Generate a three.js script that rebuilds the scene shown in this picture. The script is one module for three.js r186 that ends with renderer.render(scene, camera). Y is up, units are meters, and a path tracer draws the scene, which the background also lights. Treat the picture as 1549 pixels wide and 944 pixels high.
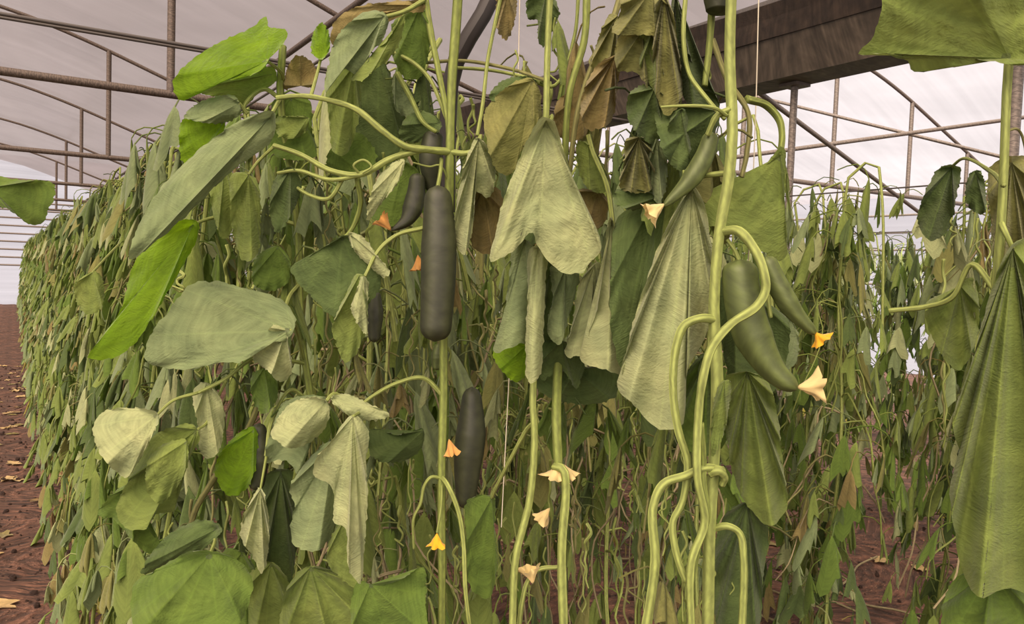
import * as THREE from 'three';
import { mergeGeometries } from 'three/addons/utils/BufferGeometryUtils.js';
import { ImprovedNoise } from 'three/addons/math/ImprovedNoise.js';

// ------------------------------------------------------------------ camera, sky, sun, exposure
const W = 1549, H = 944, FOV = 43;
const scene = new THREE.Scene();
const camera = new THREE.PerspectiveCamera(FOV, W / H, 0.05, 200);
camera.position.set(0, 1.65, 0);
camera.rotation.order = 'YXZ';
camera.rotation.set(THREE.MathUtils.degToRad(-2.9), THREE.MathUtils.degToRad(-32.3), THREE.MathUtils.degToRad(2.0));
camera.updateMatrixWorld(true);
scene.background = new THREE.Color(0.72, 0.70, 0.715);          // even overcast sky outside the film
const sun = new THREE.DirectionalLight(0xfff6e4, 14.5);         // sun veiled by cloud and film: very soft
sun.position.set(-8, 13, 6); sun.target.position.set(1, 1, -2);
sun.shadow.radius = 130; sun.castShadow = true;
Object.assign(sun.shadow.camera, { left: -20, right: 20, top: 20, bottom: -20, near: 0.5, far: 60 });
sun.shadow.mapSize.set(2048, 2048);
scene.add(sun, sun.target);
const renderer = new THREE.WebGLRenderer({ antialias: true });
renderer.toneMapping = THREE.LinearToneMapping;
renderer.toneMappingExposure = 1.25;
renderer.shadowMap.enabled = true;

// ------------------------------------------------------------------ helpers
const FPX = (H / 2) / Math.tan(THREE.MathUtils.degToRad(FOV / 2));
const at = (px, py, d) => new THREE.Vector3((px - W / 2) / FPX * d, -(py - H / 2) / FPX * d, -d).applyMatrix4(camera.matrixWorld);
const V = (x, y, z) => new THREE.Vector3(x, y, z);
const rng = (seed) => () => { seed |= 0; seed = seed + 0x6D2B79F5 | 0; let t = Math.imul(seed ^ seed >>> 15, 1 | seed); t = t + Math.imul(t ^ t >>> 7, 61 | t) ^ t; return ((t ^ t >>> 14) >>> 0) / 4294967296; };
const noise = new ImprovedNoise();
const N3 = (x, y, z) => noise.noise(x, y, z);
const fbm = (x, y, z, o = 4) => { let a = 0, w = 0.5; for (let i = 0; i < o; i++) { a += w * N3(x, y, z); x *= 2.03; y *= 2.03; z *= 2.03; w *= 0.5; } return a; };
const clamp = (x, a, b) => Math.min(b, Math.max(a, x));
const lerp = (a, b, t) => a + (b - a) * t;
const taken = new Map();
function numbered(name) { const n = taken.get(name) ?? 0; taken.set(name, n + 1); return n ? `${name}_${String(n).padStart(3, '0')}` : name; }
function tag(o, label, category, group, kind) { o.userData.label = label; o.userData.category = category; if (group) o.userData.group = group; if (kind) o.userData.kind = kind; return o; }
function mesh(name, geo, mat, parent) { const m = new THREE.Mesh(geo, mat); m.name = parent === scene ? numbered(name) : name; m.castShadow = m.receiveShadow = true; parent.add(m); return m; }
function thing(name, pos, label, category, group) { const g = new THREE.Group(); g.name = numbered(name); g.position.copy(pos); scene.add(g); return tag(g, label, category, group); }
function struct(name, geo, mat, label, category) { const m = mesh(name, geo, mat, scene); return tag(m, label, category, undefined, 'structure'); }

// tube along points with a radius function, parallel-transported frames, closed ends
function sweep(pts, rad, segs = 0, radial = 7, ridge = 0) {
  const curve = new THREE.CatmullRomCurve3(pts, false, 'centripetal');
  segs = segs || Math.max(4, pts.length * 4);
  const P = [], I = [], U = [];
  let T = curve.getTangentAt(0), n = Math.abs(T.y) < 0.9 ? V(0, 1, 0) : V(1, 0, 0);
  n.sub(T.clone().multiplyScalar(n.dot(T))).normalize();
  const len = curve.getLength();
  for (let i = 0; i <= segs; i++) {
    const t = i / segs, c = curve.getPointAt(t), T2 = curve.getTangentAt(t);
    const q = new THREE.Quaternion().setFromUnitVectors(T, T2); n.applyQuaternion(q); T = T2;
    const b = T.clone().cross(n), r0 = typeof rad === 'number' ? rad : rad(t);
    for (let k = 0; k <= radial; k++) {
      const a = k / radial * Math.PI * 2, r = r0 * (1 + ridge * Math.cos(a * 5));
      P.push(c.x + r * (n.x * Math.cos(a) + b.x * Math.sin(a)), c.y + r * (n.y * Math.cos(a) + b.y * Math.sin(a)), c.z + r * (n.z * Math.cos(a) + b.z * Math.sin(a)));
      U.push(k / radial, t * len * 8);
      if (i < segs && k < radial) { const o = i * (radial + 1) + k; I.push(o, o + 1, o + radial + 1, o + 1, o + radial + 2, o + radial + 1); }
    }
  }
  for (const [row, t] of [[0, 0], [segs, 1]]) {
    const c = curve.getPointAt(t), ci = P.length / 3; P.push(c.x, c.y, c.z); U.push(0.5, 0);
    for (let k = 0; k < radial; k++) { const o = row * (radial + 1) + k; row ? I.push(ci, o, o + 1) : I.push(ci, o + 1, o); }
  }
  const g = new THREE.BufferGeometry();
  g.setAttribute('position', new THREE.Float32BufferAttribute(P, 3)); g.setAttribute('uv', new THREE.Float32BufferAttribute(U, 2)); g.setIndex(I); g.computeVertexNormals();
  return g;
}
const pipe = (a, b, r, radial = 10) => sweep([a, b], r, 1, radial);

// ------------------------------------------------------------------ procedural textures
function tex(w, h, fn, srgb, rep) {
  const d = new Uint8Array(w * h * 4);
  for (let y = 0; y < h; y++) for (let x = 0; x < w; x++) { const c = fn(x / w, y / h), o = (y * w + x) * 4; d[o] = clamp(c[0], 0, 1) * 255; d[o + 1] = clamp(c[1], 0, 1) * 255; d[o + 2] = clamp(c[2], 0, 1) * 255; d[o + 3] = 255; }
  const t = new THREE.DataTexture(d, w, h); t.wrapS = t.wrapT = THREE.RepeatWrapping; t.magFilter = THREE.LinearFilter; t.minFilter = THREE.LinearMipmapLinearFilter; t.generateMipmaps = true;
  if (srgb) t.colorSpace = THREE.SRGBColorSpace;
  if (rep) t.repeat.set(...rep);
  t.needsUpdate = true; return t;
}
// noise that tiles in u and v
const tile = (u, v, f, z, o = 4) => { const a = u * 6.28318, b = v * 6.28318, R = f / 6.28318; return fbm(Math.cos(a) * R + 7.1 + z, Math.sin(a) * R + Math.cos(b) * R * 1.7, Math.sin(b) * R + 3.3 + z, o); };
const MAINV = [0.07, 0.2, 0.35, 0.5, 0.65, 0.8, 0.93];
// leaf blade in polar coordinates: u round the blade (0.5 is the tip), v from petiole to margin
const veinAt = (u, v) => {
  let best = 9, du = 0; for (const m of MAINV) { const d = Math.abs(u - m); if (d < best) { best = d; du = u - m; } }
  const main = Math.exp(-Math.pow(best * (v + 0.05) * 6.28 / (0.030 * (1.15 - v * 0.75)), 2));
  const a = Math.abs(du) * 9, q = (v * 5 - a * 5.5 + (du > 0 ? 0.35 : 0)) % 1, qq = Math.abs((q + 1) % 1 - 0.5);
  const sec = Math.exp(-Math.pow((0.5 - qq) / 0.06, 2)) * clamp(v * 3, 0, 1) * 0.1;
  return Math.max(main, sec);
};
const veinMap = tex(512, 512, (u, v) => {
  const k = veinAt(u, v), m = 0.92 + 0.16 * tile(u, v, 14, 2, 5) + 0.1 * tile(u, v, 4, 5, 3);
  return [lerp(m, 0.98, k * 0.6), lerp(m, 1.0, k * 0.55), lerp(m * 0.96, 0.92, k * 0.6)];
}, true);
const crinkle = tex(512, 512, (u, v) => { const a = 1 - Math.abs(tile(u, v, 22, 1, 4)) * 2.2, b = 0.5 + tile(u, v, 60, 4, 3); const c = a * 0.7 + b * 0.3; return [c, c, c]; });
const stemMap = tex(128, 512, (u, v) => { const s = 0.82 + 0.18 * Math.cos(u * 6.283 * 5) * 0.5 + 0.22 * tile(u, v, 9, 3, 4); return [s, s, s * 0.97]; }, true);
const soilMap = tex(1024, 1024, (u, v) => {
  const a = tile(u, v, 26, 1, 6), b = tile(u, v, 6, 9, 3), p = tile(u, v, 90, 14, 2), l = 0.62 + 0.55 * a + 0.3 * b, s = p > 0.27 ? 0.22 : 0;
  return [l * 0.70 + s, l * 0.57 + s * 0.95, l * 0.505 + s * 0.8];
}, true);
const soilBump = tex(1024, 1024, (u, v) => { const c = 0.5 + 0.8 * tile(u, v, 26, 1, 6); return [c, c, c]; });
const filmMap = tex(512, 1024, (u, v) => { const a = 0.93 + 0.1 * tile(u, v * 0.5, 5, 3, 4) + 0.06 * tile(u * 0.1, v, 40, 6, 3); return [a, a * 0.985, a * 0.985]; }, true);
const rustMap = tex(512, 512, (u, v) => { const a = tile(u, v, 10, 2, 5), b = tile(u * 0.2, v, 30, 7, 3); const l = 0.72 + 0.4 * a + 0.3 * b; return [l, l * 0.96, l * 0.9]; }, true);

// ------------------------------------------------------------------ materials
const C = (h) => new THREE.Color(h);
const bladeMats = {};
function blade(name, color, trans) {
  const m = new THREE.MeshPhysicalMaterial({ color: C(color), map: veinMap, bumpMap: bumpTex, bumpScale: 0.0007, roughness: 1, metalness: 0, transmission: trans, thickness: 0, side: THREE.DoubleSide, vertexColors: true, specularIntensity: 0.4 });
  m.name = name + '_leaf'; return bladeMats[name] = m;
}
const bumpTex = crinkle; crinkle.channel = 1;
blade('pale', '#b0ba8a', 0.30);
blade('ash', '#86976c', 0.30);
blade('mid', '#879a50', 0.38);
blade('green', '#6c873a', 0.40);
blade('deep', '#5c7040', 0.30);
blade('lime', '#86b010', 0.60);
blade('olive', '#8b8d55', 0.30);
blade('dry', '#948758', 0.30);
blade('yellow', '#a8a04a', 0.40);
blade('brown', '#8f7654', 0.22);
blade('tan', '#c8ac7c', 0.25);
const matStd = (o) => new THREE.MeshStandardMaterial(o);
const stemPale = matStd({ color: C('#9fad5e'), map: stemMap, roughness: 0.75, name: 'stem_pale' });
const stemGreen = matStd({ color: C('#8d9c4c'), map: stemMap, roughness: 0.75, name: 'stem_green' });
const stemOlive = matStd({ color: C('#8a8a54'), map: stemMap, roughness: 0.85, name: 'stem_olive' });
const stemDry = matStd({ color: C('#a79b78'), map: stemMap, roughness: 0.9, name: 'stem_dry' });
const fruitMat = new THREE.MeshPhysicalMaterial({ color: C('#41462f'), map: stemMap, roughness: 0.55, bumpMap: stemMap, bumpScale: 0.0006, name: 'cucumber_skin' });
const fruitMat2 = new THREE.MeshPhysicalMaterial({ color: C('#66743f'), map: stemMap, roughness: 0.55, bumpMap: stemMap, bumpScale: 0.0006, name: 'young_cucumber_skin' });
const petalMat = new THREE.MeshPhysicalMaterial({ color: C('#f0b21e'), roughness: 1, transmission: 0.3, thickness: 0, side: THREE.DoubleSide, vertexColors: true, name: 'petal_yellow' });
const petalDry = new THREE.MeshPhysicalMaterial({ color: C('#d9a257'), roughness: 1, transmission: 0.3, thickness: 0, side: THREE.DoubleSide, vertexColors: true, name: 'petal_withered' });
const petalPale = new THREE.MeshPhysicalMaterial({ color: C('#e0cb8c'), roughness: 1, transmission: 0.3, thickness: 0, side: THREE.DoubleSide, vertexColors: true, name: 'petal_bleached' });
const steel = matStd({ color: C('#857b76'), map: rustMap, roughness: 0.6, metalness: 0.2, name: 'weathered_steel' });
const steelPale = matStd({ color: C('#a8a2a0'), map: rustMap, roughness: 0.5, metalness: 0.2, name: 'galvanised_steel' });
const wireMat = matStd({ color: C('#5b5652'), roughness: 0.6, metalness: 0.3, name: 'wire' });
const twineMat = matStd({ color: C('#cfc8b2'), roughness: 0.9, name: 'twine' });
const gutterMat = matStd({ color: C('#6c655c'), map: rustMap, roughness: 0.7, name: 'gutter_sheet' });
const gutterDirt = matStd({ color: C('#5f5146'), map: rustMap, roughness: 0.95, bumpMap: soilBump, bumpScale: 0.02, name: 'dirty_film_lap' });
const rubber = matStd({ color: C('#2c2825'), roughness: 0.6, name: 'black_rubber' });
const soil = matStd({ color: C('#c4ab9c'), map: soilMap, bumpMap: soilBump, bumpScale: 0.03, roughness: 1, name: 'red_soil' });
soilMap.repeat.set(14, 25); soilBump.repeat.set(14, 25);
const film = new THREE.MeshPhysicalMaterial({ color: C('#c0b5b1'), map: filmMap, roughness: 0.3, transmission: 0.9, thickness: 0, side: THREE.DoubleSide, specularIntensity: 0.3, name: 'milky_film' });  // aisle bay roof film, a greyer and darker tint than filmClear
const filmClear = new THREE.MeshPhysicalMaterial({ color: C('#fbf8fa'), map: filmMap, roughness: 0.34, transmission: 0.96, thickness: 0, side: THREE.DoubleSide, specularIntensity: 0.3, name: 'white_film' });

// ------------------------------------------------------------------ greenhouse shell
const XG = 4.3, XL = -5.7, XR = 14.3, ZN = 5, ZF = -31, TIE = 2.95;
const PROFILE = [[0, 0.3], [1.2, 0.62], [2.5, 1.09], [3.27, 1.37], [4, 1.6], [5, 1.8]];
const archY = (d) => { for (let i = 1; i < PROFILE.length; i++) if (d <= PROFILE[i][0]) { const [a, b] = PROFILE[i - 1], [c, e] = PROFILE[i]; return TIE + lerp(b, e, (d - a) / (c - a)); } return TIE + 1.8; };
const bayY = (x, x0, x1) => archY(Math.min(x - x0, x1 - x));
{
  const g = new THREE.PlaneGeometry(XR - XL + 0.2, ZN - ZF + 0.2, 200, 260); g.rotateX(-Math.PI / 2); g.translate((XL + XR) / 2, 0, (ZN + ZF) / 2);
  const p = g.attributes.position;
  for (let i = 0; i < p.count; i++) { const x = p.getX(i), z = p.getZ(i); p.setY(i, 0.05 * fbm(x * 1.3, z * 1.3, 2) + 0.03 * fbm(x * 6, z * 6, 5) - 0.02); }
  g.computeVertexNormals();
  struct('floor', g, soil, 'bare reddish brown soil floor of the greenhouse', 'soil');
}
const ZT = [2.8, -2, -6.8, -11.6, -16.4, -21.2, -26];
function roofFilm(x0, x1, mat, label) {
  const nx = 40, nz = 108, P = [], U = [], I = [];
  for (let j = 0; j <= nz; j++) for (let i = 0; i <= nx; i++) {
    const x = lerp(x0, x1, i / nx), z = lerp(ZN, ZF, j / nz), k = ((z + 2) / 4.8 % 1 + 1) % 1;
    P.push(x, bayY(x, x0, x1) + 0.035 + 0.05 * Math.sin(k * Math.PI) + 0.012 * N3(x * 2, z * 1.5, 4), z); U.push(i / nx * 2, j / nz * 4);
    if (i < nx && j < nz) { const o = j * (nx + 1) + i; I.push(o, o + 1, o + nx + 1, o + 1, o + nx + 2, o + nx + 1); }
  }
  const g = new THREE.BufferGeometry(); g.setAttribute('position', new THREE.Float32BufferAttribute(P, 3)); g.setAttribute('uv', new THREE.Float32BufferAttribute(U, 2)); g.setIndex(I); g.computeVertexNormals();
  const m = struct('ceiling', g, mat, label, 'roof'); m.castShadow = false;
}
roofFilm(XL, XG, film, 'milky grey pink plastic film roof vault over the aisle');
roofFilm(XG, XR, filmClear, 'bright white plastic film roof vault beyond the gutter');
function wall(name, w, h, x, y, z, turn, label) {
  const g = new THREE.PlaneGeometry(w, h, 12, 6); g.rotateY(turn); g.translate(x, y, z);
  const m = struct(name, g, filmClear, label, 'wall'); m.castShadow = false; return m;
}
const wallFar = wall('wall_far', XR - XL, 4.9, (XL + XR) / 2, 2.45, ZF, 0, 'white plastic end wall with horizontal rails at the far end');
const wallRight = wall('wall_right', ZN - ZF, 3.4, XR, 1.7, (ZN + ZF) / 2, -Math.PI / 2, 'white plastic side wall with horizontal rails beyond the vines');
wall('wall_left', ZN - ZF, 3.4, XL, 1.7, (ZN + ZF) / 2, Math.PI / 2, 'white plastic side wall across the aisle');
wall('wall_near', XR - XL, 4.9, (XL + XR) / 2, 2.45, ZN, Math.PI, 'white plastic end wall behind the viewer');
for (let k = 0; k < 9; k++) {
  mesh('rail', pipe(V(XL, 1.3 + k * 0.26, ZF + 0.05), V(XR, 1.3 + k * 0.26, ZF + 0.05), 0.028, 6), steelPale, wallFar);
  if (k < 7) mesh('rail', pipe(V(XR - 0.05, 1.0 + k * 0.33, ZN), V(XR - 0.05, 1.0 + k * 0.33, ZF), 0.02, 6), steelPale, wallRight);
}
// trusses: arch, tie and struts across each bay
function truss(x0, x1, z, label, group) {
  const t = thing('roof_truss', V((x0 + x1) / 2, TIE, z), label, 'truss', group), c = (x0 + x1) / 2, L = (x, y) => V(x - c, y - TIE, 0);
  const pts = []; for (let i = 0; i <= 24; i++) { const x = lerp(x0 + 0.02, x1 - 0.02, i / 24); pts.push(L(x, bayY(x, x0, x1))); }
  mesh('arch', sweep(pts, 0.024, 48, 8), steel, t);
  mesh('tie_pipe', pipe(L(x0, TIE), L(x1, TIE), 0.032), steel, t);
  for (const o of [-3.3, -1.75, 0, 1.75, 3.3]) mesh('strut', pipe(L(c + o, TIE), L(c + o, bayY(c + o, x0, x1)), 0.03, 8), steel, t);
}
for (const z of ZT) truss(XL, XG, z, 'brown steel truss with arch, tie and struts under the milky vault', 'trusses of the milky vault');
for (const z of ZT.slice(1, 6)) truss(XG, XR, z, 'grey steel truss spanning the bright vault beyond the gutter', 'trusses of the bright vault');
// gutter between the vaults
{
  const g = thing('gutter', V(XG, TIE, (ZN + ZF) / 2), 'large dark sheet metal roof gutter running above the vine rows', 'gutter'), len = ZN - ZF - 0.4;
  const prof = (pts) => { const s = new THREE.Shape(pts.map(([x, y]) => new THREE.Vector2(x, y))); const e = new THREE.ExtrudeGeometry(s, { depth: len, steps: 40, bevelEnabled: false }); e.translate(0, 0, -len / 2); return e; };
  mesh('trough', prof([[-0.14, 0], [0.14, 0], [0.24, 0.25], [0.22, 0.25], [0.125, 0.015], [-0.125, 0.015], [-0.22, 0.25], [-0.24, 0.25]]), gutterMat, g);
  const lap = prof([[-0.25, 0.235], [-0.21, 0.235], [-0.19, 0.36], [-0.22, 0.48], [-0.27, 0.47], [-0.25, 0.36]]), p = lap.attributes.position;
  for (let i = 0; i < p.count; i++) p.setX(i, p.getX(i) + 0.03 * N3(p.getZ(i) * 1.7, p.getY(i) * 4, 3));
  lap.computeVertexNormals(); mesh('film_lap', lap, gutterDirt, g);
}
for (const [z, r, label] of [[-3.5, 0.024, 'slim grey steel post under the gutter beside the pleated vine leaves'], [-2.12, 0.03, 'grey steel gutter post rising behind the big serrated leaf']]) {
  const t = thing('gutter_post', V(XG + 0.05, 0, z), label, 'post');
  mesh('shaft', pipe(V(0, -0.05, 0), V(0, TIE, 0), r), steelPale, t);
  const b = new THREE.BoxGeometry(0.14, 0.02, 0.14); b.translate(0, TIE - 0.012, 0); mesh('plate', b, steel, t);
}
function rod(name, a, b, r, mat, label, category, group) { const c = a.clone(), t = mesh(name, pipe(V(0, 0, 0), b.clone().sub(a), r, 6), mat, scene); t.position.copy(c); return tag(t, label, category, group); }
rod('purlin', V(1.52, TIE + 0.07, 2), V(1.52, TIE + 0.07, ZF), 0.019, steel, 'brown steel purlin pipe running lengthwise on top of the ties', 'pipe');
rod('tie_wire', V(XL, 2.9, -5.0), V(XG, 2.9, -5.0), 0.011, wireMat, 'thin dark wire stretched across the milky vault', 'wire', 'cross wires');
rod('tie_wire', V(XL, 2.93, -5.2), V(XG, 2.93, -5.2), 0.009, wireMat, 'thin dark wire stretched across the milky vault', 'wire', 'cross wires');
// bracing beyond the gutter
rod('brace_rod', at(1100, 135, 8.8), at(1640, 268, 6.8), 0.016, steel, 'thin brace rod sloping down beyond the gutter post, crossing another rod', 'rod');
rod('brace_rod', at(1060, 245, 6.6), at(1640, 165, 7.4), 0.018, steel, 'thin brace rod rising gently from the post towards the big serrated leaf', 'rod');
rod('brace_rod', at(1135, 130, 5.47), at(1445, 362, 9.5), 0.02, steel, 'steep diagonal brace rod running down to the rear vine tops', 'rod');
rod('vault_post', V(14.2, 0, -10.4), V(14.2, TIE + 0.3, -10.4), 0.05, steelPale, 'pale post standing at the far side wall', 'post');
for (const x of [0.47, 2.85, 5.2]) rod('trellis_wire', V(x, 2.02, 3), V(x, 2.02, ZF + 0.5), 0.003, wireMat, x < 1 ? 'thin trellis wire carrying the vine row beside the aisle' : x < 4 ? 'thin trellis wire carrying the middle vine row' : 'thin trellis wire carrying the rear vine row', 'wire');

// ------------------------------------------------------------------ generic wilted leaf, hanging like a shut umbrella (petiole towards -z)
function paint(g, base, spread, seed, scale = 20) {
  const p = g.attributes.position, c = new Float32Array(p.count * 3);
  for (let i = 0; i < p.count; i++) { const n = fbm(p.getX(i) * scale + seed, p.getY(i) * scale, p.getZ(i) * scale + seed * 0.3, 3), k = 1 + spread * n * 2; c[i * 3] = base[0] * k * (1 + 0.1 * n); c[i * 3 + 1] = base[1] * k; c[i * 3 + 2] = base[2] * k; }
  g.setAttribute('color', new THREE.BufferAttribute(c, 3)); return g;
}
function wiltLeaf(seed, stalk = true) {
  const r = rng(seed * 77 + 5), N = 18, M = 4, P = [], U = [], U1 = [], I = [];
  const n = 2 + Math.floor(r() * 3), ph = r() * 6.28, fl = 0.3 + r() * 0.5, wide = seed % 2 ? 0.1 + r() * 0.1 : 0.2 + r() * 0.2, bx = (r() - 0.5) * 0.4, tw = (r() - 0.5) * 1.4;
  P.push(0, 0, 0); U.push(0.5, 0); U1.push(0, 0);
  for (let j = 1; j <= M; j++) for (let i = 0; i <= N; i++) {
    const s = j / M, f = lerp(-2.8, 2.8, i / N), R = 0.62 + 0.26 * Math.cos(f) + 0.1 * Math.cos(5 * f) + 0.1 * N3(f * 2, seed, 3);
    const rho = R * wide * Math.pow(s, 0.75) * (1 + 0.42 * Math.cos(n * f + ph) + 0.25 * N3(f * 1.6, s * 2, seed * 3.1)), a = f + tw * s;
    const x = rho * Math.sin(a) + bx * s * s * 0.3, z = rho * Math.cos(a) * fl + 0.04 * s, y = -R * s * (0.9 + 0.15 * Math.cos(f * 2 + ph)) + 0.05 * Math.sin(s * 3.1);
    P.push(x, y, z); U.push(i / N, s); U1.push(f * s * 0.6, s * R * 1.2);
  }
  const id = (j, i) => j === 0 ? 0 : 1 + (j - 1) * (N + 1) + i;
  for (let j = 1; j <= M; j++) for (let i = 0; i < N; i++) { if (j === 1) I.push(0, id(1, i), id(1, i + 1)); else I.push(id(j - 1, i), id(j, i), id(j, i + 1), id(j - 1, i), id(j, i + 1), id(j - 1, i + 1)); }
  const g = new THREE.BufferGeometry();
  g.setAttribute('position', new THREE.Float32BufferAttribute(P, 3)); g.setAttribute('uv', new THREE.Float32BufferAttribute(U, 2)); g.setAttribute('uv1', new THREE.Float32BufferAttribute(U1, 2)); g.setIndex(I); g.computeVertexNormals();
  paint(g, [1, 1, 1], 0.24, seed, 5);
  if (!stalk) return g;
  const L = 0.35 + r() * 0.4, s = sweep([V(0, -0.03, 0), V(0, 0.07, -0.06), V((r() - 0.5) * 0.1, 0.12 + r() * 0.1, -L * 0.5), V(0, 0.02, -L)], 0.012, 4, 4);
  const q = s.attributes.uv; s.setAttribute('uv1', q.clone()); for (let i = 0; i < q.count; i++) q.setXY(i, 0.5, 0.3);
  paint(s, [1.12, 1.1, 0.95], 0.1, seed); return mergeGeometries([g, s]);
}
const leafPool = Array.from({ length: 20 }, (_, i) => wiltLeaf(i + 1));
function bakeLeaf(geo, pos, turn, tilt, s, col) {
  const g = geo.clone(); g.applyMatrix4(new THREE.Matrix4().compose(pos, new THREE.Quaternion().setFromEuler(new THREE.Euler(tilt, turn, 0, 'YXZ')), V(s, s, s)));
  const c = g.attributes.color; for (let i = 0; i < c.count; i++) c.setXYZ(i, c.getX(i) * col.r, c.getY(i) * col.g, c.getZ(i) * col.b); return g;
}
const foliageMat = new THREE.MeshPhysicalMaterial({ color: 0xffffff, map: veinMap, bumpMap: crinkle, bumpScale: 0.0016, roughness: 1, transmission: 0.34, thickness: 0, side: THREE.DoubleSide, vertexColors: true, specularIntensity: 0.4, name: 'vine_foliage' });
// a whole vine: stem tied up to the wire at 2 m, shoot tip hanging over it, withered leaves all the way
// one mixed palette for every vine; the dead leaves near the ground are yellow and brown, as those beside the aisle show
function pickMat(r, y, dry) {
  if (r() < (0.5 - y) * dry * 0.8) return ['yellow', 'dry', 'dry', 'brown'][Math.floor(r() * 4)];
  const q = r(); return q < 0.3 ? 'mid' : q < 0.47 ? 'ash' : q < 0.68 ? 'green' : q < 0.82 ? 'deep' : q < 0.91 ? 'olive' : q < 0.98 ? 'pale' : 'dry';
}
function makeVine(name, seed, o) {
  const r = rng(seed * 131 + 7), g = new THREE.Group(); g.name = name;
  const lean = (y) => V(lerp(o.foot, 0, clamp(y / 2, 0, 1)) + 0.03 * N3(y * 2, seed, 1), y, 0.05 * N3(y * 1.5, seed, 7));
  const pts = []; for (let y = -0.03; y < 2.0; y += 0.22) pts.push(lean(y));
  pts.push(lean(2.03), V(0.05, 2.07 + r() * 0.05, 0.08), V(0.06 - r() * 0.14, 1.95, 0.17), V(0.02, 1.6 - r() * 0.2, 0.2));
  mesh('stem', sweep(pts, (t) => 0.008 - 0.003 * t, 36, 5), r() < 0.5 ? stemGreen : stemPale, g);
  const bits = [];
  for (let i = 0; i < o.n; i++) {
    const t = Math.pow((i + r()) / o.n, o.low ? 0.9 : 0.72), y = lerp(o.y0, 2.04, t), a = r() * 6.283, d = 0.03 + r() * o.spread, c = lean(y);
    const pos = V(c.x + Math.sin(a) * d, y + (r() - 0.3) * 0.05, c.z + Math.cos(a) * d * 1.2), s = (0.13 + r() * 0.1) * (o.size ?? 1) * (0.8 + 0.5 * r()), k0 = Math.floor(r() * leafPool.length), k = o.wide && r() < 0.7 ? k0 | 1 : k0, mt = pickMat(r, y, o.dry), tilt = (r() - 0.5) * 0.5;
    if (o.merged) bits.push(bakeLeaf(leafPool[k], pos, a + (r() - 0.5), tilt, s, bladeMats[mt].color));
    else { const m = mesh('leaf', leafPool[k], bladeMats[mt], g); m.position.copy(pos); m.rotation.set(tilt, a + (r() - 0.5), 0, 'YXZ'); m.scale.setScalar(s); }
  }
  if (o.merged) { const f = mesh('foliage', mergeGeometries(bits), foliageMat, g); f.userData.kind = 'stuff'; }
  for (let i = 0; i < (o.shoots ?? 0); i++) {
    const y = lerp(0.7, 2.0, r()), a = r() * 6.283, c = lean(y), L = 0.3 + r() * 0.5, q = [c];
    for (let k = 1; k <= 5; k++) q.push(V(c.x + Math.sin(a) * (0.04 + 0.03 * k) + (r() - 0.5) * 0.06, y + 0.06 - L * (k - 0.6) / 5, c.z + Math.cos(a) * (0.04 + 0.03 * k) + (r() - 0.5) * 0.06));
    mesh('side_shoot', sweep(q, 0.0024 + 0.0018 * r(), 14, 4), [stemPale, stemOlive, stemGreen, stemDry][Math.floor(r() * 4)], g);
  }
  return g;
}
function plantRow(protos, spots, label, group) {
  spots.forEach(([x, z], i) => {
    const r = rng(i * 17 + Math.round(x * 100)), v = protos[Math.floor(r() * protos.length)].clone();
    v.name = numbered('cucumber_vine'); v.position.set(x + (r() - 0.5) * 0.05, 0, z); v.rotation.y = (r() - 0.5) * 0.7; const s = 0.97 + r() * 0.06; v.scale.set(s, s, s);
    scene.add(tag(v, label, 'vine', group));
  });
}
const many = (n, f) => Array.from({ length: n }, (_, i) => f(i));
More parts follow.
